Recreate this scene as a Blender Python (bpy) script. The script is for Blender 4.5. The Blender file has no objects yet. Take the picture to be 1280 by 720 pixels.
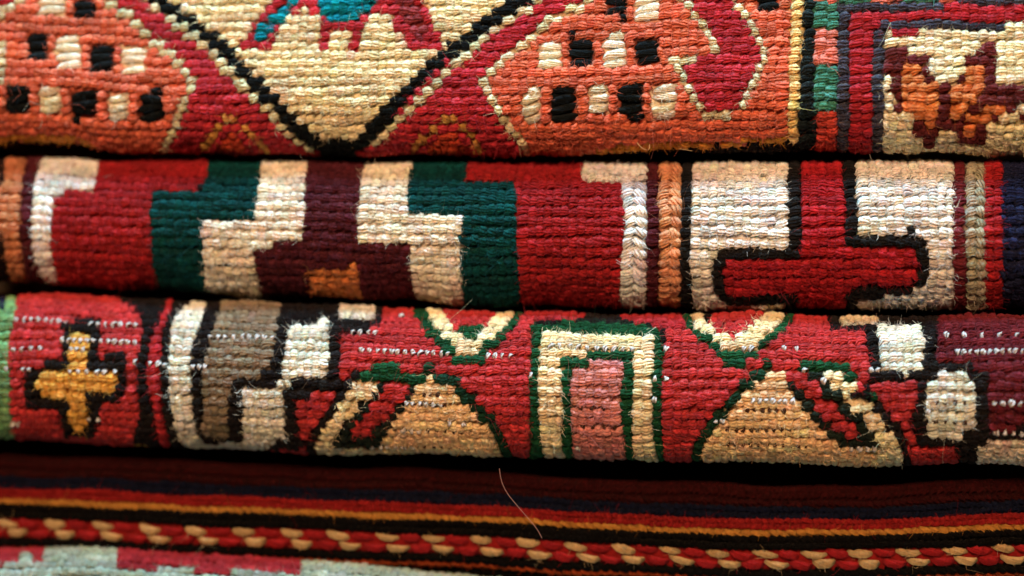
import bpy, math, random
import numpy as np
from mathutils import Vector

random.seed(7)
rng = np.random.default_rng(11)
S = bpy.context.scene
COL = S.collection
PX = 0.0003                     # one photo pixel at the focus plane, in metres
D = 2150.0                      # camera distance (same unit: photo pixels)
YAW = math.radians(8.0)         # the pile is seen a little from its right
R = math.radians

# ------------------------------------------------------------------ camera
DIR = np.array([-math.sin(YAW), math.cos(YAW), 0.0])
RIGHT = np.array([math.cos(YAW), math.sin(YAW), 0.0])
CAM = -D * DIR
cd = bpy.data.cameras.new('camera')
cam = bpy.data.objects.new('camera', cd)
COL.objects.link(cam)
cam.location = Vector(CAM * PX)
cam.rotation_euler = (R(90), 0, YAW)
cd.sensor_width = 36.0
cd.lens = 36.0 * D / 1280.0
cd.clip_start = 0.01
cd.clip_end = 50
cd.dof.use_dof = True
cd.dof.focus_distance = (D - 42) * PX
cd.dof.aperture_fstop = 2.8
S.camera = cam

# ------------------------------------------------------------------ light
w = bpy.data.worlds.new('World')
S.world = w
w.use_nodes = True
bg = w.node_tree.nodes['Background']
bg.inputs['Color'].default_value = (1.0, 0.46, 0.19, 1)
bg.inputs['Strength'].default_value = 0.07


def area(name, elev, azim, dist, sx, sy, power, col):
    l = bpy.data.lights.new(name, 'AREA')
    l.shape = 'RECTANGLE'
    l.size = sx
    l.size_y = sy
    l.energy = power
    l.color = col
    o = bpy.data.objects.new(name, l)
    COL.objects.link(o)
    d = Vector((math.cos(R(elev)) * math.sin(R(azim)), -math.cos(R(elev)) * math.cos(R(azim)), math.sin(R(elev))))
    o.location = d * dist
    o.rotation_euler = (-d).to_track_quat('-Z', 'Y').to_euler()
    return o


area('window_light', 68, 24, 1.15, 0.46, 0.25, 32.5, (0.51, 0.87, 1.0))
area('room_light', 22, 4, 1.6, 0.6, 0.4, 35.0, (1.0, 0.57, 0.30))

S.view_settings.view_transform = 'Standard'
S.view_settings.look = 'None'
S.view_settings.exposure = 0.0
S.view_settings.gamma = 1.0
S.render.engine = 'CYCLES'
S.render.resolution_x, S.render.resolution_y = 1024, 576


# ------------------------------------------------------------------ helpers
def lin(c):
    a = np.asarray(c, float) / 255.0
    return np.where(a <= 0.04045, a / 12.92, ((a + 0.055) / 1.055) ** 2.4)


def project(P):
    rel = P - CAM
    dep = rel @ DIR
    return 640 + D * (rel @ RIGHT) / dep, 360 - D * rel[..., 2] / dep, dep


def curve_fn(pts):
    xs = np.array([p[0] for p in pts], float)
    ys = np.array([p[1] for p in pts], float)
    xs = np.concatenate([[-500], xs, [1800]])
    ys = np.concatenate([[ys[0]], ys, [ys[-1]]])

    def f(x):                                   # smoothed polyline
        return sum(np.interp(x + d, xs, ys) for d in (-40, -20, 0, 20, 40)) / 5.0
    return f


def snoise(seed, n=5, wl=(60, 400)):
    """smooth one-dimensional noise of x, about unit amplitude"""
    g = np.random.default_rng(seed)
    k = 2 * math.pi / g.uniform(*wl, n)
    ph = g.uniform(0, 6.28, n)

    def f(x):
        x = np.asarray(x, float)
        return np.sin(x[..., None] * k + ph).sum(-1) / math.sqrt(n) * 1.2
    return f


def inside(px, py, poly):
    c = np.zeros(px.shape, bool)
    n = len(poly)
    for i in range(n):
        x1, y1 = poly[i]
        x2, y2 = poly[i - 1]
        if y1 == y2:
            continue
        hit = ((y1 > py) != (y2 > py)) & (px < (x2 - x1) * (py - y1) / (y2 - y1) + x1)
        c ^= hit
    return c


def near_line(px, py, pts, width):
    best = np.full(px.shape, 1e9)
    for (x1, y1), (x2, y2) in zip(pts[:-1], pts[1:]):
        dx, dy = x2 - x1, y2 - y1
        L = dx * dx + dy * dy + 1e-9
        t = np.clip(((px - x1) * dx + (py - y1) * dy) / L, 0, 1)
        best = np.minimum(best, np.hypot(px - x1 - t * dx, py - y1 - t * dy))
    return best < width / 2


class Area:
    """one woven colour area of a rug: a part (or sub-part) name, its yarn colour and its outline"""
    def __init__(s, name, col, poly=None, line=None, width=12, parent=None, label=None, wide=0, braid=False):
        s.name, s.col, s.poly, s.line, s.width, s.parent, s.label, s.wide, s.braid = name, lin(col), poly, line, width, parent, label, wide, braid


def rect(x0, y0, x1, y1):
    return [(x0, y0), (x1, y0), (x1, y1), (x0, y1)]


def lookup(areas, px, py):
    idx = np.zeros(px.shape, int)
    for i, a in enumerate(areas):
        if a.poly is not None:
            idx[inside(px, py, a.poly)] = i
        elif a.line is not None:
            idx[near_line(px, py, a.line, a.width)] = i
    return idx


# ------------------------------------------------------------------ materials
def wool(name, fuzz=False, cloth=False):
    m = bpy.data.materials.new(name)
    m.use_nodes = True
    nt = m.node_tree
    N, Lk = nt.nodes, nt.links
    b = N['Principled BSDF']
    b.inputs['Roughness'].default_value = 0.95
    b.inputs['Specular IOR Level'].default_value = 0.03
    b.inputs['Sheen Weight'].default_value = 0.015 if not fuzz else 0.0
    b.inputs['Sheen Roughness'].default_value = 0.5
    if not fuzz:                                 # light soaks a little way into wool
        b.inputs['Subsurface Weight'].default_value = 0.55
        b.inputs['Subsurface Radius'].default_value = (1.0, 0.6, 0.45)
        b.inputs['Subsurface Scale'].default_value = 0.0009
    at = N.new('ShaderNodeAttribute')
    at.attribute_name = 'yarn'
    tc = N.new('ShaderNodeTexCoord')
    if fuzz:
        Lk.new(at.outputs['Color'], b.inputs['Base Color'])
        return m
    n1 = N.new('ShaderNodeTexNoise')
    n1.inputs['Scale'].default_value = 900
    n1.inputs['Detail'].default_value = 3
    Lk.new(tc.outputs['Object'], n1.inputs['Vector'])
    mp = N.new('ShaderNodeMapRange')
    mp.inputs['From Min'].default_value = 0.3
    mp.inputs['From Max'].default_value = 0.7
    mp.inputs['To Min'].default_value = 0.80
    mp.inputs['To Max'].default_value = 1.16
    Lk.new(n1.outputs['Fac'], mp.inputs['Value'])
    mul = N.new('ShaderNodeVectorMath')
    mul.operation = 'SCALE'
    Lk.new(at.outputs['Color'], mul.inputs[0])
    Lk.new(mp.outputs['Result'], mul.inputs['Scale'])
    Lk.new(mul.outputs['Vector'], b.inputs['Base Color'])
    # fibre relief running along the strand (strand UVs), plus a felted fuzz
    n2 = N.new('ShaderNodeTexNoise')
    n2.inputs['Scale'].default_value = 1.0
    n2.inputs['Detail'].default_value = 2
    if cloth:
        n2.inputs['Scale'].default_value = 700
        Lk.new(tc.outputs['Object'], n2.inputs['Vector'])
    else:
        uv = N.new('ShaderNodeMapping')
        uv.inputs['Scale'].default_value = (9, 1.6, 1)
        Lk.new(tc.outputs['UV'], uv.inputs['Vector'])
        Lk.new(uv.outputs['Vector'], n2.inputs['Vector'])
    n3 = N.new('ShaderNodeTexNoise')
    n3.inputs['Scale'].default_value = 2600
    n3.inputs['Detail'].default_value = 2
    Lk.new(tc.outputs['Object'], n3.inputs['Vector'])
    ad = N.new('ShaderNodeMath')
    ad.operation = 'ADD'
    Lk.new(n2.outputs['Fac'], ad.inputs[0])
    Lk.new(n3.outputs['Fac'], ad.inputs[1])
    bp = N.new('ShaderNodeBump')
    bp.inputs['Strength'].default_value = 0.6
    bp.inputs['Distance'].default_value = 0.0006
    Lk.new(ad.outputs[0], bp.inputs['Height'])
    Lk.new(bp.outputs['Normal'], b.inputs['Normal'])
    return m


M_YARN = wool('wool_yarn')
M_FIBRE = wool('wool_fibre', fuzz=True)
M_CLOTH = wool('wool_ground', cloth=True)


# ------------------------------------------------------------------ mesh building
def build(name, V, F, C, mat, parent=None, UV=None, label=None, kind=None, origin=None):
    """V (n,3) in pixel units, F (m,4) quads, C (n,3) linear yarn colours"""
    me = bpy.data.meshes.new(name)
    org = np.zeros(3) if origin is None else np.asarray(origin, float)
    co = ((V - org) * PX).astype(np.float32)
    me.vertices.add(len(co))
    me.vertices.foreach_set('co', co.ravel())
    k = F.shape[1]
    me.loops.add(F.size)
    me.loops.foreach_set('vertex_index', F.astype(np.int32).ravel())
    me.polygons.add(len(F))
    me.polygons.foreach_set('loop_start', np.arange(0, F.size, k, dtype=np.int32))
    me.polygons.foreach_set('use_smooth', np.ones(len(F), bool))
    me.update(calc_edges=True)
    at = me.color_attributes.new('yarn', 'FLOAT_COLOR', 'POINT')
    at.data.foreach_set('color', np.concatenate([C, np.ones((len(C), 1))], 1).astype(np.float32).ravel())
    if UV is not None:
        ul = me.uv_layers.new(name='UVMap')
        ul.data.foreach_set('uv', UV[F.ravel()].astype(np.float32).ravel())
    me.materials.append(mat)
    o = bpy.data.objects.new(name, me)
    COL.objects.link(o)
    if parent is not None:
        o.parent = parent
    o.location = Vector(org * PX)
    if parent is not None and parent.type == 'MESH':
        o.location = Vector(org * PX) - parent.location
    if label:
        o['label'] = label
    if kind:
        o['kind'] = kind
    return o


RINGS, SIDES, STR = 5, 3, 6
_sv = np.linspace(-1, 1, RINGS)
_ps = np.arange(SIDES) * 2 * math.pi / SIDES


def stitch_mesh(P, T, N, length, rad, tilt, col, strands=STR, twist=1.0, lift=0.5, fat=0.0):
    """many stitches at once: P centre, T tangent along the row, N normal; each is a bent bundle of twisted strands"""
    n = len(P)
    B = np.cross(N, T)
    B /= np.linalg.norm(B, axis=1, keepdims=True)
    ct, st = np.cos(tilt)[:, None], np.sin(tilt)[:, None]
    d = T * ct + B * st
    b = B * ct - T * st
    s = _sv[None, :, None]
    bend = rng.normal(0, 0.10, n)[:, None, None]
    A = P[:, None, :] + d[:, None, :] * (s * (length / 2)[:, None, None]) \
        + N[:, None, :] * (rad[:, None, None] * (lift - (lift + 0.75) * s ** 4 - 0.22 * s ** 2)) \
        + b[:, None, :] * (bend * rad[:, None, None] * 2 * (s ** 2 - 0.4))
    rs = rad[:, None] * (1 - 0.22 * _sv[None, :] ** 2 - 0.28 * _sv[None, :] ** 4)
    ph = rng.uniform(0, 6.28, n)[:, None, None] + np.arange(strands)[None, :, None] * (2 * math.pi / strands) + twist * _sv[None, None, :]
    ro = (0.64 if strands > 3 else 0.5) * rs[:, None, :] * rng.uniform(0.8, 1.2, (n, strands, 1))
    off = (ro * np.cos(ph))[..., None] * b[:, None, None, :] + (ro * 0.68 * np.sin(ph))[..., None] * N[:, None, None, :]
    C0 = A[:, None, :, :] + off                                                 # n, strands, rings, 3
    rr = ((0.43 if strands > 3 else 0.62) + fat) * rs[:, None, :] * rng.uniform(0.88, 1.1, (n, strands, 1)) * rng.uniform(0.93, 1.07, (n, strands, RINGS))
    ring = np.cos(_ps)[:, None] * b[:, None, :] + np.sin(_ps)[:, None] * N[:, None, :]   # n, sides, 3
    V = C0[:, :, :, None, :] + rr[..., None, None] * ring[:, None, None, :, :]
    V = V.reshape(-1, 3)
    q = []
    for r in range(RINGS - 1):
        for k in range(SIDES):
            k2 = (k + 1) % SIDES
            q.append((r * SIDES + k, r * SIDES + k2, (r + 1) * SIDES + k2, (r + 1) * SIDES + k))
    q = np.array(q)
    base = np.arange(n * strands)[:, None, None] * (RINGS * SIDES)
    F = (q[None] + base).reshape(-1, 4)
    cs = col[:, None, :] * rng.uniform(0.90, 1.09, (n, strands, 1))
    C = np.broadcast_to(cs[:, :, None, None, :], (n, strands, RINGS, SIDES, 3)).reshape(-1, 3)
    off_uv = rng.uniform(0, 50, (n, strands, 1, 1))
    U = np.broadcast_to(np.abs(_ps - math.pi)[None, None, None, :] / math.pi + off_uv, (n, strands, RINGS, SIDES))
    W = np.broadcast_to(_sv[None, None, :, None] * 1.5 + off_uv * 1.7, (n, strands, RINGS, SIDES))
    return V, F, np.clip(C, 0.003, 0.9), np.stack([U, W], -1).reshape(-1, 2)


def fibre_mesh(P, dirs, N, length, rad, col, segs=4, droop=0.5):
    """thin curled wool fibres standing off the yarn"""
    n = len(P)
    s = np.linspace(0, 1, segs + 1)
    c1 = rng.normal(0, 1, (n, 3))
    c1 -= (c1 * dirs).sum(1, keepdims=True) * dirs
    c2 = rng.normal(0, 0.5, (n, 3))
    A = P[:, None, :] + length[:, None, None] * (dirs[:, None, :] * s[None, :, None]
        + 0.55 * c1[:, None, :] * (s ** 2)[None, :, None] + 0.40 * c2[:, None, :] * np.sin(s * 5.5)[None, :, None])
    a = np.cross(dirs, N + rng.normal(0, 0.4, (n, 3)))
    a /= np.linalg.norm(a, axis=1, keepdims=True) + 1e-9
    bb = np.cross(dirs, a)
    ang = np.arange(3) * 2 * math.pi / 3
    ring = np.cos(ang)[:, None] * a[:, None, :] + np.sin(ang)[:, None] * bb[:, None, :]
    rr = rad[:, None] * (1 - 0.6 * s[None, :])
    V = (A[:, :, None, :] + rr[:, :, None, None] * ring[:, None, :, :]).reshape(-1, 3)
    q = np.array([(r * 3 + k, r * 3 + (k + 1) % 3, (r + 1) * 3 + (k + 1) % 3, (r + 1) * 3 + k) for r in range(segs) for k in range(3)])
    F = (q[None] + np.arange(n)[:, None, None] * ((segs + 1) * 3)).reshape(-1, 4)
    C = np.repeat(col, (segs + 1) * 3, axis=0)
    return V, F, np.clip(C, 0.004, 0.9)


# ------------------------------------------------------------------ a folded rug
X0, X1 = -765, 675              # how far along the pile the stitches are laid


class Rug:
    def __init__(s, name, label, profile, front, top, bot, areas, seed, row_pitch, pitch, tilt, alt=False, mirror=True,
                 ylim=(-100, 900), half=None, over=1.75, swell=7.0, round_=False):
        """profile: list of (f, z) unit points from top-back over the front to bottom-back; z=+1 top edge, -1 bottom edge"""
        s.root = bpy.data.objects.new(name, None)
        COL.objects.link(s.root)
        s.root['label'] = label
        s.root['category'] = 'rug'
        s.root['group'] = 'folded rugs piled in a stack'
        s.areas, s.front, s.ylim = areas, front, ylim
        tf, bf = curve_fn(top), curve_fn(bot)
        s.top, s.bot = (lambda x: tf(x) + swell), (lambda x: bf(x) - swell)     # the yarn stands this far off the ground cloth
        s.row_pitch, s.pitch, s.tilt, s.alt = row_pitch, pitch, tilt, alt
        s.pr = np.array(profile, float)
        s.over = over
        s.round = round_
        h = half or float((s.bot(640.) - s.top(640.)) / 2)
        s.h0 = h
        seg = np.hypot(*np.diff(s.pr, axis=0).T) * h
        s.a = np.concatenate([[0], np.cumsum(seg)])
        s.nf = snoise(seed, 5, (150, 900))
        s.nz = snoise(seed + 50, 6, (70, 420))
        s.seed = seed
        s.g = np.random.default_rng(seed)
        s.made = {}
        s.stash = []

    def P(s, x, a):
        """point at x along the pile and arc length a round the fold"""
        x, a = np.broadcast_arrays(np.asarray(x, float), np.asarray(a, float))
        f = np.interp(a, s.a, s.pr[:, 0]) * s.h0
        z = np.interp(a, s.a, s.pr[:, 1])
        f = f - s.pr[:, 0].max() * s.h0 + s.front + 2.5 * s.nf(x)
        # image column of this spot, to read the fold's edges there
        rx = (x - CAM[0]) * DIR[0] + (-s.front - CAM[1]) * DIR[1]
        ix = 640 + D * ((x - CAM[0]) * RIGHT[0] + (-s.front - CAM[1]) * RIGHT[1]) / rx
        t, b = s.top(ix), s.bot(ix)
        zc = (360 - (t + b) / 2) * rx / D
        hz = (b - t) / 2 * rx / D
        hz = hz * (1 + 0.012 * s.nz(x))
        return np.stack([x, -f, zc + hz * z + 1.2 * s.nz(x + 400) * z ** 2], -1)

    def frame(s, x, a):
        e = 1.5
        p = s.P(x, a)
        T = s.P(np.asarray(x) + e, a) - s.P(np.asarray(x) - e, a)
        T /= np.linalg.norm(T, axis=-1, keepdims=True)
        V = s.P(x, np.asarray(a) - e) - s.P(x, np.asarray(a) + e)
        V /= np.linalg.norm(V, axis=-1, keepdims=True) + 1e-9
        N = np.cross(T, V)
        N /= np.linalg.norm(N, axis=-1, keepdims=True) + 1e-9
        return p, T, N

    def pattern(s, x, a):
        """pattern coordinates: where this spot of the cloth falls in the pattern drawing"""
        ix, iy, _ = project(s.P(x, a))
        ix = np.where(ix < 2, 4 - ix, ix)
        ix = np.where(ix > 1278, 2556 - ix, ix)
        if s.round:                                  # unrolled past the edges of the fold
            at, ab = float(s.az(0.96)), float(s.az(-0.96))
            X, A_ = np.broadcast_arrays(np.asarray(x, float), np.asarray(a, float))
            _i, yt, _d = project(s.P(X, np.full(A_.shape, at)))
            _i, yb, _d = project(s.P(X, np.full(A_.shape, ab)))
            iy = np.where(A_ < at, yt - 0.7 * (at - A_), np.where(A_ > ab, yb + 0.7 * (A_ - ab), iy))
        iy = np.clip(iy, *s.ylim)
        return ix, iy

    def az(s, z):
        """arc length at unit height z on the front of the fold"""
        i0, i1 = int(np.argmax(s.pr[:, 1])), int(np.argmin(s.pr[:, 1]))
        return np.interp(-z, -s.pr[i0:i1 + 1, 1], s.a[i0:i1 + 1])

    def cloth(s, a0, a1, na=46, nx=260, inset=3.2):
        xs = np.linspace(X0 - 110, X1 + 60, nx)
        aa = np.unique(np.concatenate([s.a[:3], np.linspace(max(a0 - 10, 1), min(a1 + 10, s.a[-1] - 1), na), s.a[-3:]]))
        Xg, Ag = np.meshgrid(xs, aa)
        p, T, N = s.frame(Xg, Ag)
        V = (p - N * inset)
        ix, iy = s.pattern(Xg, Ag)
        idx = lookup(s.areas, ix, iy)
        pal = np.array([ar.col for ar in s.areas])
        C = pal[idx].reshape(-1, 3) * 0.9
        A_, B_ = Xg.shape
        i = np.arange(A_ * B_).reshape(A_, B_)
        F = np.stack([i[:-1, :-1], i[1:, :-1], i[1:, 1:], i[:-1, 1:]], -1).reshape(-1, 4)
        build('ground_cloth', V.reshape(-1, 3), F, np.clip(C, .003, .9), M_CLOTH, s.root)

    def weave(s, a0, a1, skip=None):
        """lay rows of stitches between arc lengths a0 and a1"""
        nrow = int(round((a1 - a0) / s.row_pitch))
        s.a0w, s.nroww, s.spanw = a0, nrow, (a1 - a0) / max(nrow, 1)
        rows = []
        step = 1.5
        xs = np.arange(X0, X1, step)
        for k in range(nrow):
            ac = a0 + (k + 0.5) * s.row_pitch
            wob = snoise(s.seed * 100 + k, 6, (45, 400))
            av = ac + 1.3 * wob(xs)
            px, py = s.pattern(xs, av)
            idx = lookup(s.areas, px, py)
            # drop slivers
            cut = np.flatnonzero(np.diff(idx)) + 1
            st = np.concatenate([[0], cut])
            en = np.concatenate([cut, [len(idx)]])
            runs = []
            for a_, b_ in zip(st, en):
                if (b_ - a_) * step < 4.0 and runs:
                    runs[-1][1] = b_
                elif runs and runs[-1][2] == idx[a_]:
                    runs[-1][1] = b_
                else:
                    runs.append([a_, b_, idx[a_]])
            sg = -1 if (s.alt and k % 2) else 1
            for a_, b_, i in runs:
                L = (b_ - a_) * step
                n = max(1, int(round(L / (s.pitch * s.g.uniform(0.92, 1.08)))))
                if L < s.pitch * 2.3:
                    n = 1 if L < s.pitch * 2.0 else 2
                if L < s.areas[i].wide:
                    n = 1
                if s.areas[i].braid and L < 36:
                    n = 2
                xa, xb = xs[a_], xs[a_] + L
                if n > 2:                            # stitches keep to the warps, so they line up from row to row
                    g0 = np.ceil((xa + 0.45 * s.pitch) / s.pitch) * s.pitch
                    cutx = np.concatenate([[xa], np.arange(g0, xb - 0.45 * s.pitch, s.pitch), [xb]])
                else:
                    cutx = np.linspace(xa, xb, n + 1)
                for j_, (c0_, c1_) in enumerate(zip(cutx[:-1], cutx[1:])):
                    xc = (c0_ + c1_) / 2
                    tw = sg
                    if s.areas[i].braid and n == 2:
                        tw = 1.9 if j_ == 0 else -1.9           # two columns slanting towards each other
                    elif s.areas[i].wide:
                        tw = 0.3 * sg
                    rows.append((xc, np.interp(xc, xs, av), c1_ - c0_, len(cutx) - 1, i, tw, k))
        r = np.array(rows)
        g = s.g
        n = len(r)
        xc = r[:, 0] + g.normal(0, 0.7, n)
        ac = r[:, 1] + g.normal(0, 0.75, n)
        P, T, N = s.frame(xc, ac)
        wv, cnt, ids = r[:, 2], r[:, 3], r[:, 4].astype(int)
        single = cnt < 2
        ln = np.where(single, np.maximum(wv * 1.16, s.row_pitch * 0.95), wv * s.over)
        tl = R(1) * (s.tilt * np.where(single, 1.2, 1.0)) * r[:, 5] + g.normal(0, 0.11, n)
        tl = np.where(single & (wv < s.row_pitch * 1.1), tl * 0.9, tl)
        rad = s.row_pitch * 0.50 * g.normal(1.0, 0.10, n).clip(0.8, 1.25)
        P = P + N * (g.normal(0, 0.5, n))[:, None]
        pal = np.array([ar.col for ar in s.areas])
        rowtone = g.normal(1, 0.08, int(r[:, 6].max()) + 1)[r[:, 6].astype(int)]
        rowtone = rowtone * (1 + 0.06 * snoise(s.seed + 9, 6, (30, 140))(xc + r[:, 6] * 211.0))
        blotch = snoise(s.seed + 5, 6, (40, 260))(xc + r[:, 6] * 37.0)
        col = pal[ids] * (rowtone * (1 + 0.07 * blotch) * g.normal(1, 0.085, n))[:, None]
        hue = g.normal(0, 0.035, (n, 3))
        col = np.clip(col * (1 + hue), 0.003, 0.88)
        keep = np.ones(n, bool)
        comp = s.components(r, ids)
        s.parts(P, T, N, ln, rad, tl, col, ids, comp)
        s.stash.append((P, N, T, rad, col))

    def components(s, r, ids):
        """number the separate patches of each colour area"""
        n = len(r)
        par = list(range(n))

        def find(q):
            while par[q] != q:
                par[q] = par[par[q]]
                q = par[q]
            return q
        byrow = {}
        for q in range(n):
            byrow.setdefault((int(r[q, 6]), int(ids[q])), []).append(q)
        for (k, i), lst in byrow.items():
            for kk in (k, k + 1):
                oth = byrow.get((kk, i))
                if not oth:
                    continue
                o = np.array(oth)
                for q in lst:
                    for p in o[np.abs(r[o, 0] - r[q, 0]) <= (r[o, 2] + r[q, 2]) / 2 + 1.5]:
                        a_, b_ = find(q), find(int(p))
                        if a_ != b_:
                            par[b_] = a_
        return np.array([find(q) for q in range(n)])

    def parts(s, P, T, N, ln, rad, tl, col, ids, comp):
        for i, ar in enumerate(s.areas):
            if not (ids == i).any():
                continue
            par = s.made.get(ar.parent, s.root) if ar.parent else s.root
            cs, cn = np.unique(comp[ids == i], return_counts=True)
            for c in cs[np.argsort(-cn)]:
                m = (ids == i) & (comp == c)
                V, F, C, UV = stitch_mesh(P[m], T[m], N[m], ln[m], rad[m], tl[m], col[m], strands=9 if ar.wide else STR, lift=0.2 if ar.wide else 0.45)
                o = build(ar.name, V, F, C, M_YARN, par, UV, ar.label, origin=P[m].mean(0))
                s.made.setdefault(ar.name, o)

    def fibres(s, n, lmean=9, n_long=4, n_fuzz=20000):
        P = np.concatenate([q[0] for q in s.stash])
        N = np.concatenate([q[1] for q in s.stash])
        T = np.concatenate([q[2] for q in s.stash])
        rad = np.concatenate([q[3] for q in s.stash])
        col = np.concatenate([q[4] for q in s.stash])
        g = s.g
        view = CAM[None] - P
        view /= np.linalg.norm(view, axis=1, keepdims=True)
        ix, iy, _d = project(P)
        ok = ((N * view).sum(1) > 0.36) & (ix > -70) & (ix < 1350) & (iy > -60) & (iy < 780)     # where fuzz can be seen
        P, N, T, rad, col = P[ok], N[ok], T[ok], rad[ok], col[ok]
        front = np.flatnonzero((N * view[ok]).sum(1) > 0.6)
        B = np.cross(N, T)
        for part, cnt, segs in (('loose_fibre', n, 3), ('wool_fuzz', n_fuzz, 2)):
            fz = part == 'wool_fuzz'
            i = g.integers(0, len(P), cnt) if fz else g.choice(front, cnt)
            d = N[i] * g.uniform(0.1, 0.9, (cnt, 1)) + T[i] * g.normal(0, 0.9, (cnt, 1)) + B[i] * g.normal(0, 0.6, (cnt, 1))
            d /= np.linalg.norm(d, axis=1, keepdims=True)
            ang = g.normal(0, 0.75, (cnt, 1))
            p = P[i] + N[i] * rad[i][:, None] * 1.15 * np.cos(ang) + B[i] * rad[i][:, None] * 0.95 * np.sin(ang) + T[i] * g.uniform(-6, 6, (cnt, 1))
            if fz:
                ln = g.uniform(3.0, 9.0, cnt)
                c = col[i] * g.uniform(0.75, 1.05, (cnt, 1)) + 0.003
                rr = g.uniform(0.22, 0.40, cnt)
            else:
                ln = np.clip(g.exponential(lmean, cnt), 4, 24)
                ln[:n_long] = g.uniform(24, 42, n_long)
                c = col[i] * 0.9 + 0.006
                rr = g.uniform(0.16, 0.28, cnt)
            V, F, C = fibre_mesh(p, d, N[i], ln, rr, np.clip(c, 0, 0.85), segs)
            build(part, V, F, C, M_FIBRE, s.root, kind='stuff')

    def beads(s, rows, col, size=(9.0, 3.5), name='cotton_warp_knot', out=5.6):
        """pale cotton warps, or dark beads standing in for shaded holes, between wool rows: rows of (x0, x1, y, pitch) in the pattern drawing"""
        pts = []
        a_front = np.linspace(s.a[0], s.a[-1], 900)
        for x0, x1, y, pitch in rows:
            kfix = None
            n = max(1, int(round((x1 - x0) / pitch)))
            for j in range(n):
                bx = x0 + (j + 0.5) * (x1 - x0) / n + s.g.normal(0, 0.6)
                by = y + s.g.normal(0, 0.3)
                if s.g.random() < 0.03:
                    continue
                X = (bx - 640)
                for _ in range(4):                       # find the spot of the cloth under this pattern point
                    q = s.P(np.full(900, X), a_front)
                    ix, iy, _d = project(q)
                    ok = np.flatnonzero((q[:, 1] < -s.front + s.h0 * 0.9))
                    kbest = ok[np.argmin(np.abs(iy[ok] - by))]
                    X += (bx - ix[kbest]) * 1.0
                kq = (a_front[kbest] - s.a0w) / s.row_pitch
                if kfix is None:
                    kfix = int(round(kq))
                kk = kfix if abs(kq - kfix) < 1.2 else int(round(kq))
                wo = [snoise(s.seed * 100 + q, 6, (45, 400))(np.array([X]))[0] for q in (kk - 1, kk)]
                pts.append((X, s.a0w + kk * s.row_pitch + 0.65 * sum(wo)))
        r = np.array(pts)
        P, T, N = s.frame(r[:, 0], r[:, 1])
        n = len(r)
        c = lin(col) * s.g.normal(1, 0.06, (n, 1))
        V, F, C, UV = stitch_mesh(P + N * out, T, N, np.full(n, size[0]) * s.g.uniform(0.8, 1.3, n), np.full(n, size[1]) * s.g.uniform(0.8, 1.15, n),
                                  s.g.normal(1.25, 0.25, n), np.clip(c, 0, .85), strands=2, lift=0.5)
        build(name, V, F, C, M_YARN, s.root, UV, kind='stuff')


def roll_profile(bulge=1.0, back=5.0, e=1.0, a0=110, a1=-110):
    pts = [(-back, 1.26), (-1.6, 0.92)]  # unseen back flares into the next fold, shaped to block light from behind
    for th in np.linspace(R(a0), R(a1), 61):
        c, sn = math.cos(th), math.sin(th)
        pts.append((bulge * math.copysign(abs(c) ** e, c), math.copysign(abs(sn) ** e, sn)))
    pts += [(-1.6, -0.92), (-back, -1.26)]
    return pts


def arc_of(rug, deg_from, deg_to, n_arc=61, a0=110, a1=-110):
    d = np.linspace(a0, a1, n_arc)
    aa = rug.a[2:-2]
    return np.interp(-deg_from, -d, aa), np.interp(-deg_to, -d, aa)

# ================================================================== TOP RUG
CREAM1, ORANGE, CRIM, BLK1, SAGE, TEALB, MAR1 = (230, 217, 180), (208, 108, 86), (170, 48, 62), (16, 22, 26), (206, 202, 170), (8, 128, 152), (126, 52, 60)
GOLD, PINK1, GTEAL, SLATE, BRN, ORG2, WHT1 = (206, 142, 62), (206, 118, 108), (66, 132, 118), (60, 62, 78), (88, 36, 40), (204, 122, 74), (228, 222, 200)
YB = 230
A1 = [Area('crimson_field', CRIM, rect(-400, -300, 2000, 400))]


def add(lst, name, col, poly=None, **k):
    lst.append(Area(name, col, poly, **k))


U = -200   # pattern drawings run on above the picture edge
add(A1, 'orange_medallion', ORANGE, [(27, U), (27, 0), (0, 22), (-10, 40), (-10, YB), (206, YB), (206, 181), (222, 150), (232, 122), (244, 108), (233, 92), (211, 69), (192, 53), (172, 33), (156, 17), (134, 3), (130, U)])
add(A1, 'orange_medallion', ORANGE, [(736, U), (736, 3), (702, 19), (683, 31), (669, 44), (638, 69), (613, 92), (602, 103), (611, 117), (622, 136), (644, 167), (655, 181), (660, YB), (984, YB), (984, 130), (988, U)])
add(A1, 'crimson_hook', CRIM, [(852, U), (855, 0), (876, 28), (897, 67), (840, 76), (851, 91), (862, 112), (872, 130), (881, 141), (925, 137), (932, 120), (946, 95), (957, 70), (946, 46), (932, 21), (918, 4), (914, U)])
add(A1, 'pale_outline', SAGE, line=[(134, U), (134, 3), (156, 17), (172, 33), (192, 53), (211, 69), (222, 78), (233, 92), (242, 106), (233, 122), (228, 133), (222, 150), (214, 167), (203, 184)], width=11)
add(A1, 'pale_outline', SAGE, line=[(30, U), (25, 0), (2, 20)], width=11)
add(A1, 'pale_outline', SAGE, line=[(6, 62), (3, 80), (2, 98)], width=10)
add(A1, 'pale_outline', SAGE, line=[(736, U), (736, 3), (702, 19), (683, 31), (669, 44), (655, 56), (638, 69), (622, 80), (613, 92), (602, 103), (611, 117), (622, 136), (630, 153), (644, 167), (657, 182)], width=11)
add(A1, 'pale_outline', SAGE, line=[(848, U), (852, 0), (876, 28), (886, 46), (897, 67), (840, 75), (851, 91), (862, 112), (872, 130), (881, 141), (925, 137), (932, 120), (946, 95), (957, 70), (946, 46), (932, 21), (918, 4), (914, U)], width=10)
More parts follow.
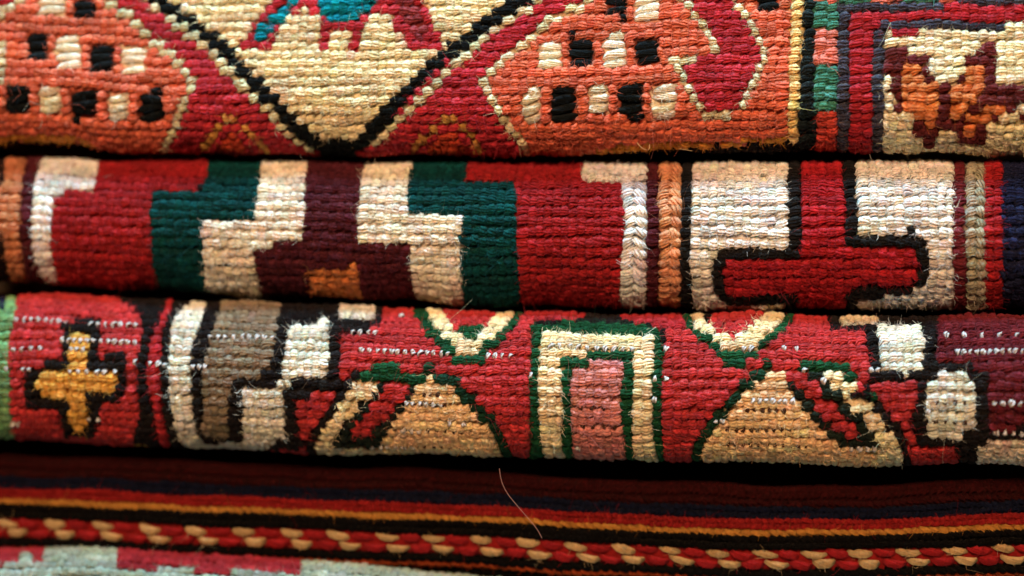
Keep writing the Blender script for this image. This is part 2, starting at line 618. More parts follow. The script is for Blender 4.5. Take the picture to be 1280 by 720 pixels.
add(A1, 'cream_diamond', CREAM1, [(195, U), (195, 0), (211, 8), (236, 25), (275, 58), (294, 78), (330, 115), (346, 130), (365, 153), (385, 167), (404, 178), (430, 186), (443, 178), (468, 161), (482, 142), (504, 119), (540, 83), (560, 67), (604, 33), (629, 14), (660, 0), (660, U)])
add(A1, 'pale_outline', SAGE, line=[(180, U), (186, 2), (211, 22), (233, 42), (261, 61), (275, 80), (289, 96), (305, 112), (317, 122), (335, 140), (350, 155), (365, 168), (390, 180)], width=12)
add(A1, 'pale_outline', SAGE, line=[(684, U), (672, 4), (644, 19), (610, 42), (588, 64), (572, 78), (554, 93), (540, 112), (510, 139), (488, 158), (468, 176)], width=12)
add(A1, 'dark_outline', BLK1, line=[(195, U), (195, -2), (211, 11), (236, 25), (253, 39), (275, 58), (294, 78), (308, 94), (330, 117), (346, 131), (365, 153), (385, 168), (404, 179), (429, 184), (450, 176), (468, 160), (482, 142), (504, 119), (521, 103), (540, 83), (560, 67), (579, 53), (604, 33), (629, 14), (660, -2), (660, U)], width=15)
# the figure in the diamond
add(A1, 'animal_motif', CRIM, [(340, U), (340, 0), (316, 30), (312, 40), (306, 54), (296, 58), (296, 66), (340, 64), (338, 53), (346, 47), (352, 28), (380, 12), (400, 21), (402, 40), (396, 52), (395, 66), (411, 65), (411, 53), (416, 40), (438, 41), (443, 50), (435, 55), (435, 65), (450, 65), (452, 39), (460, 26), (474, 12), (486, 17), (490, 35), (502, 44), (510, 62), (553, 61), (554, 52), (543, 36), (540, 19), (529, 0), (529, U)])
add(A1, 'blue_yarn', TEALB, [(360, U), (360, 0), (316, 40), (316, 54), (330, 54), (350, 31), (377, 0), (380, U)], parent='animal_motif')
add(A1, 'blue_yarn', TEALB, [(396, U), (396, 0), (402, 18), (410, 28), (421, 32), (446, 29), (452, 18), (466, 11), (472, 0), (472, U)], parent='animal_motif')
add(A1, 'maroon_yarn', MAR1, [(493, U), (493, 0), (502, 17), (510, 33), (521, 50), (536, 43), (529, 28), (516, 0), (514, U)], parent='animal_motif')
# blocks woven into the medallions
for b in ((92, 0, 119, 25), (33, 43, 61, 80), (112, 52, 142, 91), (6, 105, 36, 142), (88, 112, 120, 151), (174, 114, 204, 150),
          (756, 2, 783, 23), (710, 45, 740, 84), (794, 44, 823, 81), (689, 106, 720, 150), (772, 106, 804, 147), (945, -30, 973, 16)):
    add(A1, 'dark_block', BLK1, rect(*b), wide=40)
for b in ((48, -6, 82, 24), (68, 46, 101, 84), (150, 54, 182, 90), (48, 110, 75, 146), (134, 115, 160, 151),
          (793, -6, 826, 23), (671, 52, 702, 83), (753, 44, 782, 80), (649, 113, 675, 150), (735, 108, 759, 147), (814, 105, 845, 147)):
    add(A1, 'cream_block', WHT1, rect(*b), wide=40)
# flecks low in the crimson
for ln_ in ([(256, 180), (272, 158), (288, 144)], [(290, 146), (304, 157), (318, 170), (332, 182)],
            [(518, 178), (532, 167), (545, 157), (560, 144)], [(566, 148), (576, 156), (586, 165), (598, 180)]):
    add(A1, 'tan_fleck', (200, 150, 84), line=ln_, width=8)
for pl in ([(290, 158), (306, 184), (272, 184)], [(560, 158), (588, 186), (530, 186)]):
    add(A1, 'orange_triangle', (190, 74, 52), pl)
add(A1, 'gold_edging', GOLD, [(-10, 165), (108, 168), (122, 179), (110, 182), (100, 173), (-10, 171)])
add(A1, 'dark_edging', (20, 20, 22), [(-10, 171), (102, 174), (112, 184), (118, YB), (-10, YB)])
add(A1, 'gold_edging', GOLD, [(742, 180), (830, 175), (912, 171), (990, 167), (990, 172), (912, 178), (830, 182), (755, 187), (744, 187)])
add(A1, 'dark_edging', (20, 20, 22), [(750, 187), (830, 182), (912, 178), (990, 173), (1015, 173), (1018, YB), (750, YB)])
# borders at the right
add(A1, 'cream_stripe', (232, 200, 140), [(988, U), (988, 0), (984, 90), (982, 173), (998, 173), (1000, 90), (1005, 0), (1005, U)])
add(A1, 'dark_stripe', (24, 34, 38), [(1004, U), (1004, 0), (1000, 90), (997, 172), (1000, YB), (1017, YB), (1018, 90), (1021, 0), (1021, U)])
for y0, y1, c in ((-40, 3, PINK1), (3, 35, GTEAL), (35, 87, PINK1), (87, 138, GTEAL), (138, YB, (200, 74, 66))):
    add(A1, 'teal_block' if c == GTEAL else 'pink_block', c, [(1020, y0), (1047, y0), (1045, y1), (1017, y1)])
for i in range(6):
    x = 1046 + i * 42
    add(A1, 'teal_block' if i % 2 == 0 else 'pink_block', GTEAL if i % 2 == 0 else PINK1, [(x, -26), (x + 42, -28), (x + 42, 5 - i * 0.8), (x, 7 - i * 0.8)])
add(A1, 'slate_border', SLATE, [(1046, 7), (1110, 4), (1290, -6), (1290, 5), (1110, 14), (1063, 17), (1061, YB), (1043, YB)])
add(A1, 'crimson_border', (164, 42, 54), [(1063, 16), (1110, 13), (1290, 4), (1290, 27), (1110, 32), (1089, 34), (1087, YB), (1061, YB)])
add(A1, 'slate_border', SLATE, [(1089, 33), (1110, 31), (1290, 24), (1290, 34), (1120, 41), (1106, 44), (1104, YB), (1087, YB)])
add(A1, 'cream_panel', (238, 228, 196), [(1106, 43), (1290, 33), (1290, YB), (1104, YB)])


def z4(pts, ox=830, oy=0, k=2.844):
    return [(ox + x / k, oy + y / k) for x, y in pts]


add(A1, 'brown_flower', BRN, z4([(785, 170), (840, 160), (885, 205), (940, 215), (940, 255), (965, 258), (968, 300), (1040, 300), (1045, 262), (1062, 255), (1062, 205), (1100, 200), (1110, 168), (1180, 150), (1182, 318), (1295, 320), (1295, 415), (1205, 415), (1150, 440), (1140, 505), (1040, 508), (1040, 470), (970, 468), (968, 512), (915, 512), (910, 475), (880, 470), (878, 405), (800, 395), (840, 350), (795, 335), (800, 250), (785, 245)]), parent='cream_panel')
for pl in ([(848, 305), (848, 235), (905, 235), (912, 275), (925, 302), (968, 305), (968, 445), (925, 450), (925, 415), (885, 412), (885, 388), (845, 385)],
           [(1068, 245), (1130, 240), (1132, 345), (1105, 348), (1105, 372), (1080, 380), (1055, 410), (1050, 442), (1018, 442), (1018, 305), (1068, 303)],
           [(1058, 445), (1062, 415), (1158, 412), (1158, 448), (1110, 450), (1108, 478), (1058, 478)],
           [(1135, 365), (1210, 368), (1208, 405), (1135, 405)]):
    add(A1, 'orange_petal', ORG2, z4(pl), parent='cream_panel')
add(A1, 'cream_fleck', WHT1, z4([(1250, 362), (1300, 362), (1300, 398), (1250, 398)]), parent='cream_panel')

PR1 = []
for ln_ in (5.6, 5.0):
    PR1.append((-ln_, 3.6))
lean, rb = R(9), 0.74                   # face leaning back, then a tight turn under
for th in np.linspace(R(100), lean, 20):
    PR1.append((0.9 * math.cos(th) - 1.6 * math.sin(lean) - 0.2, 2.2 + 0.9 * math.sin(th)))
c0 = (0.0, -0.26)
pstart = (c0[0] + rb * math.cos(lean), c0[1] + rb * math.sin(lean))
shift = (pstart[0] - math.tan(lean) * (PR1[-1][1] - pstart[1])) - PR1[-1][0]
PR1 = [(x + shift, z) for x, z in PR1]
th_list = np.linspace(lean, R(-108), 40)
for th in th_list:
    PR1.append((c0[0] + rb * math.cos(th), c0[1] + rb * math.sin(th)))
PR1.append((-5.0, -1.3))  # unseen underside dips into the rug below, shaped to keep the gap dark
bot1 = [(0, 176), (110, 182), (180, 187), (330, 189), (640, 190), (760, 188), (900, 184), (1000, 184), (1280, 188)]
rug1 = Rug('folded_rug', 'red and orange woven rug with a cream diamond, topmost fold of the stack', PR1, 14,
           [(x, y - 188) for x, y in bot1], bot1, A1, 21, 11.6, 10.5, 22, ylim=(-100, 186))
rug1.cloth(rug1.a[2], rug1.a[-2])
rug1.weave(rug1.az(1.3), rug1.a[-2] - 4)
rug1.fibres(1800)

# ================================================================== SECOND RUG
RED2, TEAL2, MAR2, WHT2, CRM2, ORG3, CHAR = (144, 33, 40), (4, 60, 63), (74, 30, 40), (222, 221, 218), (228, 220, 206), (184, 122, 90), (25, 26, 29)
A2 = [Area('dark_ground', (30, 22, 26), rect(-600, 100, 2200, 500))]
B2 = 420


def z2(pts, ox, k=3.273, oy=180):
    return [(ox + x / k, oy + y / k) for x, y in pts]


add(A2, 'orange_stripe', ORG3, [(9, 170), (9, 198), (3, 241), (2, 272), (5, 302), (12, 342), (16, B2), (42, B2), (35, 345), (27, 324), (23, 296), (23, 256), (27, 226), (34, 198), (34, 170)], braid=True)
add(A2, 'maroon_stripe', MAR2, [(34, 170), (34, 198), (27, 226), (23, 256), (23, 296), (27, 324), (35, 345), (38, B2), (62, B2), (57, 351), (46, 327), (40, 302), (40, 260), (44, 226), (56, 198), (56, 170)])
add(A2, 'red_field', RED2, [(56, 170), (262, 170), (257, 235), (194, 244), (188, 250), (188, 302), (197, 351), (200, B2), (60, B2), (60, 300)])
add(A2, 'white_hook', (222, 224, 228), [(56, 170), (126, 170), (124, 198), (121, 226), (116, 243), (67, 243), (64, 272), (63, 308), (67, 327), (75, 350), (78, B2), (60, B2), (56, 351), (46, 327), (40, 302), (40, 260), (44, 226), (55, 198)], braid=True)
add(A2, 'teal_step', TEAL2, [(262, 170), (328, 170), (326, 193), (324, 235), (318, 279), (254, 279), (252, 314), (262, 370), (264, B2), (199, B2), (197, 370), (191, 318), (188, 272), (190, 246), (257, 236)])
add(A2, 'maroon_column', MAR2, [(385, 170), (458, 170), (458, 195), (452, 226), (446, 272), (444, 298), (513, 302), (513, 339), (521, 378), (522, B2), (320, B2), (320, 378), (318, 339), (316, 308), (377, 302), (380, 272), (382, 232), (385, 195)])
add(A2, 'orange_square', (200, 126, 76), [(383, 333), (446, 331), (453, 369), (430, 371), (391, 369)], parent='maroon_column')
add(A2, 'cream_step', CRM2, [(328, 170), (386, 170), (385, 195), (382, 232), (379, 272), (377, 302), (316, 308), (321, 340), (325, 372), (326, B2), (266, B2), (263, 372), (256, 330), (252, 290), (256, 279), (317, 279), (323, 235), (328, 195)])
add(A2, 'cream_step', CRM2, [(458, 170), (523, 170), (521, 195), (509, 226), (510, 272), (579, 273), (574, 302), (580, 380), (582, B2), (524, B2), (522, 378), (513, 339), (513, 301), (447, 302), (446, 272), (451, 226), (458, 195)])
add(A2, 'red_field', RED2, [(583, 170), (812, 170), (812, B2), (645, B2), (645, 300), (640, 230), (583, 230)])
add(A2, 'teal_step', TEAL2, [(523, 170), (584, 170), (583, 195), (581, 228), (637, 229), (645, 245), (646, 272), (644, 302), (651, 380), (653, B2), (582, B2), (580, 380), (574, 302), (579, 273), (510, 272), (509, 226), (521, 195)])
add(A2, 'white_hook', (218, 220, 226), [(731, 170), (806, 170), (805, 200), (806, 241), (808, 287), (806, 333), (809, 380), (810, B2), (776, B2), (776, 380), (774, 357), (776, 324), (780, 278), (776, 229), (726, 229), (730, 200)], braid=True)
add(A2, 'maroon_stripe', MAR2, rect(806, 170, 824, B2))
add(A2, 'orange_stripe', (204, 146, 114), rect(824, 170, 849, B2), braid=True)
add(A2, 'charcoal_stripe', CHAR, rect(849, 170, 866, B2))
add(A2, 'white_panel', WHT2, [(866, 170), (1189, 170), (1190, B2), (872, B2), (862, 330), (866, 250)])
add(A2, 'cross_outline', CHAR, [(985, 170), (1068, 170), (1071, 230), (1074, 297), (1140, 289), (1156, 298), (1163, 325), (1160, 348), (1146, 360), (1072, 371), (1072, B2), (978, B2), (980, 376), (905, 375), (890, 362), (886, 335), (900, 312), (984, 308), (982, 230)], parent='white_panel')
add(A2, 'red_cross', (158, 34, 44), [(1000, 170), (1048, 170), (1048, 201), (1055, 250), (1055, 300), (1060, 314), (1136, 304), (1148, 331), (1143, 349), (1055, 361), (1055, 388), (1054, B2), (995, B2), (995, 364), (907, 362), (903, 342), (911, 322), (992, 322), (1002, 310), (1002, 250)], parent='white_panel')
add(A2, 'maroon_stripe', (100, 36, 46), [(1189, 170), (1207, 170), (1209, B2), (1190, B2)])
add(A2, 'sage_stripe', (158, 154, 138), [(1207, 170), (1229, 170), (1231, B2), (1209, B2)], braid=True)
add(A2, 'red_stripe', (150, 34, 42), [(1229, 170), (1252, 170), (1254, B2), (1231, B2)])
add(A2, 'navy_ground', (26, 30, 58), rect(1252, 170, 2000, B2))

bot2 = [(0, 352), (60, 357), (200, 366), (420, 373), (560, 382), (860, 387), (1280, 388)]
top2 = [(0, 192), (330, 195), (640, 197), (1280, 194)]
rug2 = Rug('folded_rug', 'dark red woven rug fold with teal steps and a red cross on white', roll_profile(1.0), 0, top2, bot2, A2, 33, 12.7, 10.2, 21, ylim=(172, 418), round_=True)
a0, a1 = arc_of(rug2, 106, -102)
rug2.cloth(rug2.a[2], rug2.a[-3])
rug2.weave(a0, a1)
rug2.fibres(1800)

# ================================================================== THIRD RUG
RED3, BLK3, WHT3, TAUPE, GOLD3, CRM3, GRN, PNK, MAR3 = (172, 54, 60), (26, 25, 28), (216, 220, 212), (128, 118, 104), (218, 168, 86), (234, 218, 184), (22, 72, 48), (198, 130, 130), (94, 32, 42)
TAN = (238, 204, 164)
B3, T3 = 620, 340
A3 = [Area('charcoal_ground', BLK3, rect(-700, 300, 2400, 700))]


def q1(pts, ox=0):
    return [(ox + x / 3, 360 + y / 3) for x, y in pts]


add(A3, 'green_edge', (110, 160, 116), [(8, T3), (27, T3), (26, 370), (20, 390), (13, 420), (11, 470), (12, 510), (20, 552), (22, B3), (-10, B3), (-10, 380), (6, 372)])
add(A3, 'navy_edge', (28, 34, 70), [(-10, T3), (8, T3), (6, 380), (0, 400), (-10, 400)])
add(A3, 'red_panel', RED3, [(26, T3), (112, T3), (112, 372), (147, 378), (173, 392), (178, 410), (173, 443), (170, 493), (174, 517), (164, 553), (160, B3), (22, B3), (20, 552), (12, 510), (11, 470), (13, 420), (20, 390)])
add(A3, 'cross_outline', BLK3, [(78, 404), (125, 402), (127, 420), (122, 447), (155, 444), (158, 480), (153, 497), (125, 507), (128, 525), (118, 542), (82, 542), (72, 525), (74, 509), (35, 510), (29, 480), (32, 462), (75, 450), (77, 430)], parent='red_panel')
add(A3, 'gold_cross', GOLD3, [(88, 416), (111, 416), (109, 450), (110, 463), (144, 461), (145, 486), (125, 491), (107, 496), (110, 525), (105, 536), (91, 534), (86, 520), (89, 497), (54, 493), (44, 478), (47, 469), (85, 465), (87, 440)], parent='red_panel')
add(A3, 'red_stripe', (166, 46, 56), [(208, T3), (219, T3), (217, 377), (203, 407), (201, 433), (198, 467), (201, 493), (204, 527), (214, 557), (220, B3), (204, B3), (200, 560), (192, 517), (186, 493), (182, 460), (186, 427), (199, 403), (207, 378)])
add(A3, 'red_fleck', (170, 130, 60), [(165, 553), (187, 552), (188, 560), (166, 560)])
add(A3, 'taupe_field', TAUPE, [(276, T3), (354, T3), (350, 388), (346, 410), (340, 440), (337, 457), (330, 468), (313, 472), (300, 470), (290, 480), (284, 505), (286, 541), (254, 541), (254, 470), (262, 425), (275, 388)])
add(A3, 'white_hook', WHT3, [(240, T3), (262, T3), (259, 378), (248, 416), (241, 428), (238, 460), (239, 514), (247, 540), (254, 550), (305, 548), (303, 482), (352, 479), (354, 520), (357, 545), (336, 553), (316, 570), (312, B3), (240, B3), (236, 568), (220, 530), (213, 500), (211, 460), (213, 425), (217, 397), (237, 383)])
add(A3, 'white_step', WHT3, [(362, 410), (412, 403), (411, 440), (406, 473), (392, 476), (355, 480), (352, 472), (358, 440)])
add(A3, 'white_step', (206, 206, 200), [(426, T3), (468, T3), (468, 402), (420, 405), (424, 384)])
# middle field
add(A3, 'red_field', RED3, [(427, 418), (474, 413), (487, T3), (655, T3), (668, 400), (662, 420), (660, 560), (668, B3), (560, B3), (560, 480), (470, 480), (442, 474), (428, 492), (424, 478)])
add(A3, 'green_outline', GRN, line=[(496, T3), (522, 390), (536, 412), (548, 424), (560, 438), (574, 450), (594, 454), (604, 442), (615, 430), (628, 416), (642, 402), (676, T3)], width=15)
add(A3, 'cream_fork', CRM3, [(502, T3), (528, T3), (550, 392), (563, 409), (577, 423), (590, 427), (604, 413), (619, 398), (650, T3), (668, T3), (638, 402), (630, 411), (615, 424), (603, 432), (594, 444), (573, 446), (566, 432), (550, 420), (540, 405)])
add(A3, 'red_lozenge', RED3, [(540, T3), (640, T3), (612, 396), (603, 408), (574, 408), (560, 396)])
add(A3, 'green_outline', GRN, [(570, 408), (605, 408), (601, 420), (590, 426), (578, 422)])


def wedge(m, wing, tri, dark, steps, bars, side, dots):
    add(A3, 'tan_triangle', TAN, tri, parent=None)
    add(A3, 'green_outline', (20, 52, 38), line=side, width=14)
    add(A3, 'dark_notch', (26, 36, 32), dark)
    add(A3, 'cream_wing', CRM3, wing)
    add(A3, 'red_steps', RED3, steps)
    for b in bars:
        add(A3, 'green_outline', GRN, line=b, width=12)


wedge(0, [(449, 470), (462, 471), (474, 480), (471, 490), (448, 508), (440, 520), (428, 528), (416, 546), (414, 555), (470, 557), (470, B3), (400, B3), (395, 562), (391, 550), (404, 530), (419, 515), (421, 500), (432, 496), (440, 485)],
      [(526, 471), (541, 471), (552, 480), (568, 488), (578, 503), (594, 520), (620, 545), (627, 572), (630, B3), (400, B3), (395, 562), (470, 556), (480, 545), (487, 530), (500, 514), (516, 494)],
      [(473, 478), (490, 464), (530, 462), (526, 476), (516, 494), (500, 516), (484, 540), (473, 553), (414, 555), (418, 543), (440, 522), (455, 504)],
      [(506, 464), (526, 465), (522, 476), (510, 487), (508, 495), (495, 505), (484, 520), (472, 530), (458, 544), (440, 545), (438, 538), (447, 525), (460, 512), (465, 503), (475, 490), (485, 480), (489, 470)],
      [[(453, 466), (498, 466)], [(506, 476), (524, 474)]],
      [(534, 465), (556, 472), (572, 482), (583, 497), (600, 514), (616, 530), (626, 547), (636, 575), (640, B3)], 0)
add(A3, 'dark_outline', BLK3, line=[(444, 470), (428, 490), (414, 512), (398, 530), (386, 555), (390, 576), (394, B3)], width=12)
add(A3, 'red_steps', RED3, [(370, 497), (419, 492), (408, 510), (393, 533), (376, 547), (371, 522)])
add(A3, 'red_steps', RED3, [(333, 561), (380, 555), (384, 573), (386, B3), (342, B3), (343, 573)])
# the niche
add(A3, 'green_outline', GRN, [(663, 411), (675, 407), (790, 406), (822, 414), (831, 440), (827, 500), (832, 580), (834, B3), (658, B3), (660, 580), (661, 500)])
add(A3, 'cream_arch', CRM3, [(676, 417), (817, 420), (815, 450), (813, 493), (815, 547), (822, 582), (824, B3), (797, B3), (796, 580), (790, 547), (792, 493), (793, 444), (702, 443), (700, 470), (703, 517), (698, 547), (705, 573), (706, B3), (681, B3), (680, 573), (675, 540), (673, 477), (675, 450)])
add(A3, 'pink_panel', PNK, [(716, 458), (773, 449), (779, 460), (773, 493), (777, 540), (781, 578), (782, B3), (717, B3), (717, 578), (715, 540), (713, 493)])
add(A3, 'red_field', (158, 44, 54), [(654, T3), (730, T3), (730, 402), (690, 404), (656, 404)])
add(A3, 'red_field', (158, 44, 54), [(772, T3), (862, T3), (862, 400), (850, 412), (822, 412), (775, 402)])
# right field
add(A3, 'red_field', RED3, [(832, 414), (870, 408), (1000, T3), (1024, T3), (1030, 400), (1040, 418), (1080, 418), (1084, 447), (1088, 482), (1060, 488), (1000, 480), (960, 482), (930, 492), (890, 534), (872, 560), (878, B3), (834, B3), (830, 580), (827, 500)])
add(A3, 'green_outline', GRN, line=[(830, T3), (862, 406), (880, 424), (898, 438), (907, 450), (925, 452), (942, 442), (957, 426), (980, 410), (1015, T3)], width=14)
add(A3, 'cream_fork', CRM3, [(836, T3), (862, T3), (882, 404), (900, 420), (915, 425), (935, 412), (950, 402), (985, T3), (1005, T3), (975, 403), (972, 411), (955, 421), (945, 433), (935, 439), (915, 444), (904, 440), (898, 428), (880, 420), (866, 408)])
add(A3, 'red_lozenge', RED3, [(880, T3), (960, T3), (940, 400), (925, 410), (900, 408)])
wedge(1, [(1027, 466), (1044, 466), (1056, 477), (1068, 485), (1066, 491), (1056, 494), (1073, 496), (1087, 509), (1101, 527), (1113, 540), (1123, 557), (1126, 577), (1124, B3), (1090, B3), (1095, 548), (1086, 534), (1078, 520), (1064, 512), (1056, 497), (1047, 489), (1037, 482)],
      [(954, 464), (973, 466), (986, 487), (999, 507), (1013, 522), (1028, 535), (1038, 548), (1050, 556), (1100, 556), (1100, B3), (884, B3), (879, 581), (876, 560), (887, 540), (907, 517), (920, 503), (937, 483)],
      [(973, 462), (1028, 458), (1040, 482), (1058, 498), (1064, 513), (1080, 522), (1097, 552), (1050, 556), (1034, 542), (1012, 520), (998, 505), (985, 486)],
      [(972, 456), (1003, 457), (1006, 470), (1025, 484), (1027, 493), (1043, 503), (1045, 514), (1055, 519), (1057, 527), (1070, 534), (1073, 546), (1059, 549), (1049, 536), (1032, 528), (1027, 515), (1013, 506), (1009, 495), (997, 486), (992, 478), (979, 470)],
      [[(1003, 461), (1058, 455)], [(1058, 470), (1070, 478)], [(1080, 492), (1096, 502)]],
      [(960, 460), (944, 470), (928, 486), (912, 504), (892, 526), (876, 546), (868, 566), (874, B3)], 0)
add(A3, 'dark_outline', BLK3, line=[(1080, 494), (1100, 512), (1116, 530), (1128, 550), (1136, 574), (1138, B3)], width=12)
add(A3, 'white_step', WHT3, [(1095, 410), (1150, 412), (1155, 430), (1152, 464), (1130, 469), (1102, 463), (1100, 433)])
add(A3, 'white_step', (206, 196, 176), [(1046, T3), (1094, T3), (1096, 412), (1050, 408)])
add(A3, 'white_step', WHT3, [(1160, 469), (1207, 470), (1216, 480), (1218, 541), (1160, 544), (1157, 520)])
add(A3, 'white_step', (226, 214, 202), [(1222, 551), (1400, 546), (1400, B3), (1216, B3), (1218, 588)])
add(A3, 'red_steps', RED3, [(1087, 484), (1144, 481), (1144, 497), (1138, 520), (1133, 526), (1117, 524), (1102, 504)])
add(A3, 'red_steps', RED3, [(1126, 527), (1136, 528), (1150, 560), (1193, 557), (1198, 577), (1194, B3), (1142, B3), (1143, 585), (1133, 560)])
add(A3, 'maroon_field', MAR3, [(1174, T3), (1400, T3), (1400, 533), (1237, 534), (1234, 461), (1190, 458), (1171, 452)])

top3 = [(0, 369), (150, 373), (400, 382), (560, 389), (700, 392), (1280, 396)]
bot3 = [(0, 557), (110, 562), (250, 571), (400, 574), (640, 579), (850, 585), (1000, 589), (1280, 591)]
rug3 = Rug('folded_rug', 'red woven rug fold with a gold cross, tan triangles and pink niche', roll_profile(1.0), 26, top3, bot3, A3, 47, 12.2, 9.6, 26, ylim=(342, 618), round_=True)
a0, a1 = arc_of(rug3, 106, -102)
rug3.cloth(rug3.a[2], rug3.a[-3])
rug3.weave(a0, a1)
rug3.beads([(17, 88, 407, 9), (112, 178, 404, 9), (13, 58, 438, 10), (123, 175, 431, 8), (76, 122, 431, 8), (86, 110, 443, 9), (6, 14, 462, 8), (28, 42, 464, 8), (84, 150, 460, 11), (166, 212, 458, 10), (106, 130, 517, 12), (12, 24, 522, 8),
            (240, 262, 453, 8), (260, 348, 422, 10), (438, 476, 416, 9), (496, 518, 402, 10), (450, 566, 446, 9), (606, 644, 444, 9), (684, 796, 439, 11),
            (505, 556, 498, 9), (555, 590, 530, 14), (500, 530, 531, 9), (460, 520, 552, 10), (828, 838, 442, 8), (828, 838, 470, 8), (814, 824, 468, 8), (814, 824, 500, 8), (718, 728, 553, 8), (745, 770, 574, 14), (660, 668, 471, 8),
            (925, 945, 443, 9), (975, 1000, 445, 10), (936, 996, 497, 9), (890, 908, 527, 9), (1000, 1010, 470, 9), (1025, 1035, 482, 8), (1193, 1282, 445, 8), (1172, 1282, 421, 22), (1236, 1282, 500, 12), (1240, 1282, 533, 10), (1085, 1100, 467, 9), (1060, 1098, 557, 10), (1150, 1168, 520, 14), (1058, 1066, 495, 8)],
           (188, 190, 197))
rug3.beads([(505, 562, 499, 10), (478, 592, 530, 10.5), (430, 600, 552, 10.5), (528, 552, 487, 9), (905, 1012, 555, 10), (905, 992, 531, 10), (930, 985, 509, 10), (1165, 1212, 497, 11), (1165, 1212, 521, 11), (1226, 1282, 573, 13), (720, 776, 508, 13), (722, 776, 530, 14)],
           (66, 46, 36), (8.0, 2.9), 'dark_hole_bead', 4.2)  # dark beads painted in for the shaded holes between stitches
rug3.fibres(3000)

# ================================================================== FOURTH RUG (striped), laid stripe by stripe
YL = curve_fn([(0, 625), (165, 631), (330, 639), (475, 644), (640, 650), (800, 660), (870, 664), (1060, 667), (1170, 662), (1280, 657)])
RED4 = (136, 30, 32)
STR4 = [  # name, colour, top and bottom offset from the ochre line, rows, stitch pitch
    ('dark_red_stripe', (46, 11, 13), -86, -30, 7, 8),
    ('navy_stripe', (12, 18, 40), -30, -16, 2, 8),
    ('red_stripe', RED4, -16, -3, 2, 7),
    ('ochre_stripe', (178, 128, 62), -2.5, 4, 1, 11),
    ('black_stripe', (9, 9, 11), 4, 21, 2, 9),
    ('check', None, 21, 34, 1, 29.65),
    ('check', None, 34, 47.5, 1, 29.65),
    ('black_stripe', (9, 9, 11), 47.5, 57, 1, 12),
    ('rust_stripe', (150, 64, 34), 57, 64, 1, 12),
    ('black_stripe', (10, 9, 11), 64, 112, 4, 12)]
A4 = []
edges = [(st[2], st[1] or RED4) for st in STR4]
xs_ = list(range(-120, 1420, 40))
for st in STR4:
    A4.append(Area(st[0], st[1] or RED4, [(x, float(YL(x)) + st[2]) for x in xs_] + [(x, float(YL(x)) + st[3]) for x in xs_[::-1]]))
A4.insert(0, Area('black_stripe', (18, 16, 18), rect(-900, 400, 2400, 900)))
top4 = [(x, float(YL(x)) - 48) for x in range(0, 1281, 80)]
bot4 = [(x, float(YL(x)) + 72) for x in range(0, 1281, 80)]
rug4 = Rug('folded_rug', 'dark striped woven rug with an ochre line and a red and tan checked band', roll_profile(0.85, e=0.9), -54, top4, bot4, A4, 59, 12, 10, 16, swell=0.0)
rug4.cloth(rug4.a[2], rug4.a[-3])
g4 = rug4.g
checks = {}
for q, (nm, colr, o0, o1, nr, pt) in enumerate(STR4):
    for k in range(nr):
        off = o0 + (k + 0.5) * (o1 - o0) / nr
        z = -(off - 12) / 60.0
        if z < -0.995:
            continue
        aC = float(rug4.az(min(z, 0.9))) - max(z - 0.9, 0) * 63
        hgt = (o1 - o0) / nr
        if nm == 'check':
            # alternate red and tan stitches, every one a part
            first = -1
            for j in range(-7, 51):
                ix = 8 + 29.65 * j + (14 if o0 > 30 else 0)
                X = ix - 640.0
                for _ in range(3):
                    jx, _y, _d = project(rug4.P(np.array([X]), np.array([aC])))
                    X += float(ix - jx[0])
                tan_ = (j % 2 == 0)
                if X < X0 + 10 or X > X1 - 10:
                    continue
                P, T, N = rug4.frame(np.array([X + g4.normal(0, 1.2)]), np.array([aC + g4.normal(0, 0.8)]))
                c = lin((186, 158, 116) if tan_ else (142, 30, 36)) * g4.uniform(0.9, 1.1)
                V, F, C, UV = stitch_mesh(P, T, N, np.array([29.65 * g4.uniform(0.98, 1.14)]), np.array([hgt * 0.42 * g4.uniform(0.8, 1.12)]),
                                          np.array([g4.normal(-0.16 if o0 < 30 else -0.1, 0.06)]), c[None], strands=8, lift=0.3)
                build('tan_stitch' if tan_ else 'red_stitch', V, F, C, M_YARN, rug4.root, UV, origin=P[0])
                rug4.stash.append((P, N, T, np.array([hgt * 0.5]), c[None]))
            continue
        xs = np.arange(X0, X1, pt)
        n = len(xs)
        wob = snoise(900 + q * 10 + k, 4, (60, 400))
        P, T, N = rug4.frame(xs + g4.normal(0, 0.6, n), aC + 0.9 * wob(xs) + g4.normal(0, 0.4, n))
        c = lin(colr)[None] * g4.normal(1, 0.09, (n, 1))
        rd = np.full(n, max(hgt, 6.4) * 0.53) * g4.normal(1, 0.07, n).clip(.85, 1.2)
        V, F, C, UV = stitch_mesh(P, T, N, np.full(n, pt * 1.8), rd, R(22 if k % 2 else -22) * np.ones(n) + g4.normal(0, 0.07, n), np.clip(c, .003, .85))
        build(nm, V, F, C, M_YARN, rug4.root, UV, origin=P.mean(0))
        rug4.stash.append((P, N, T, rd, np.clip(c, .003, .85)))
rug4.fibres(1200, 9, 4, 9000)

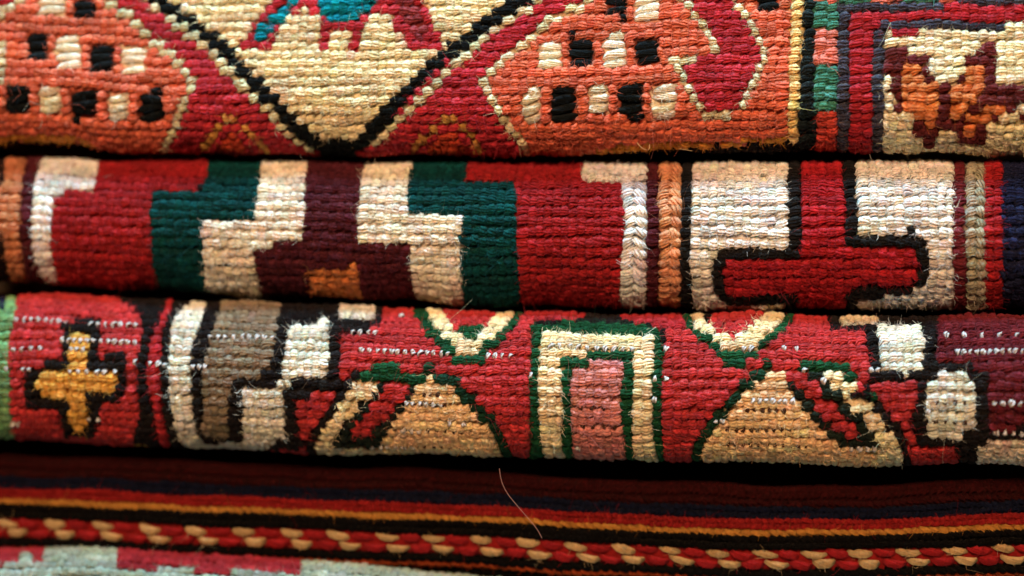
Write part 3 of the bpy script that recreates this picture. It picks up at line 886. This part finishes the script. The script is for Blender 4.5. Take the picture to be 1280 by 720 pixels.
# ================================================================== FIFTH RUG (pale), only its top edge in view
PALE = (150, 170, 162)
A5 = [Area('pale_field', PALE, rect(-900, 400, 2400, 1200))]
add(A5, 'red_band', (146, 44, 56), [(-20, 680), (56, 680), (54, 708), (-20, 708)])
add(A5, 'pale_dot', PALE, [(22, 694), (39, 694), (39, 705), (22, 705)], parent='red_band')
add(A5, 'red_band', (146, 44, 56), [(146, 660), (372, 660), (376, 720), (300, 717), (146, 712)])
top5 = [(0, 698), (60, 695), (140, 697), (200, 705), (300, 710), (370, 714), (450, 722), (520, 731), (700, 750), (1280, 775)]
bot5 = [(x, y + 190) for x, y in top5]
rug5 = Rug('folded_rug', 'pale grey green woven rug with a red band, lowest fold, at the bottom left', roll_profile(0.9), 18, top5, bot5, A5, 71, 12, 11, 14, ylim=(600, 890), swell=4.0)
a0, a1 = arc_of(rug5, 105, 8)
rug5.cloth(rug5.a[2], rug5.a[-3])
rug5.weave(a0, a1)
rug5.fibres(500, 9, 3, 5000)

# ------------------------------------------------------------------ stray hairs hanging from the folds
def hair(name_label, pts, rad, col, par, f):
    P = []
    for ix, iy in pts:
        X = ix - 640.0
        for _ in range(4):
            jx, jy, dd = project(np.array([X, -f, (360 - iy)]))
            X += ix - jx
        _x, _y, dd = project(np.array([X, -f, 0.0]))
        P.append((X, -f, (360 - iy) * dd / D))
    P = np.array(P)
    t = np.linspace(0, len(P) - 1, 30)
    Q = np.stack([sum(np.interp(t + d, np.arange(len(P)), P[:, k]) for d in (-.3, 0, .3)) / 3 for k in range(3)], 1)
    rings = []
    ang = np.arange(4) * math.pi / 2
    for q in Q:
        rings.append(q + rad * (np.cos(ang)[:, None] * np.array([1, 0.3, 0.2]) + np.sin(ang)[:, None] * np.array([0, 1, -0.4])))
    V = np.concatenate(rings)
    F = np.array([(i * 4 + k, i * 4 + (k + 1) % 4, i * 4 + 4 + (k + 1) % 4, i * 4 + 4 + k) for i in range(29) for k in range(4)])
    build('stray_hair', V, F, np.repeat(lin(col)[None], len(V), 0), M_FIBRE, par)


hair('', [(624, 584), (626, 600), (633, 616), (648, 634), (662, 650), (672, 662), (678, 674)], 0.34, (150, 104, 90), rug3.root, 24)
hair('', [(796, 178), (801, 184), (808, 188), (812, 186), (812, 180)], 0.5, (220, 200, 160), rug1.root, -8)
hair('', [(848, 186), (856, 187), (866, 189)], 0.5, (220, 200, 160), rug1.root, -8)

# ------------------------------------------------------------------ the table under the pile
def slab():
    z0, z1 = -545.0, -575.0
    x0, x1, y0, y1 = -1500.0, 1500.0, -500.0, 1300.0
    V = np.array([(x, y, z) for z in (z0, z1) for y in (y0, y1) for x in (x0, x1)])
    F = np.array([(0, 1, 3, 2), (4, 6, 7, 5), (0, 4, 5, 1), (2, 3, 7, 6), (0, 2, 6, 4), (1, 5, 7, 3)])
    o = build('table_surface', V, F, np.repeat(lin((96, 70, 50))[None], 8, 0), M_CLOTH, None, kind='structure')
    for p in o.data.polygons:
        p.use_smooth = False


slab()
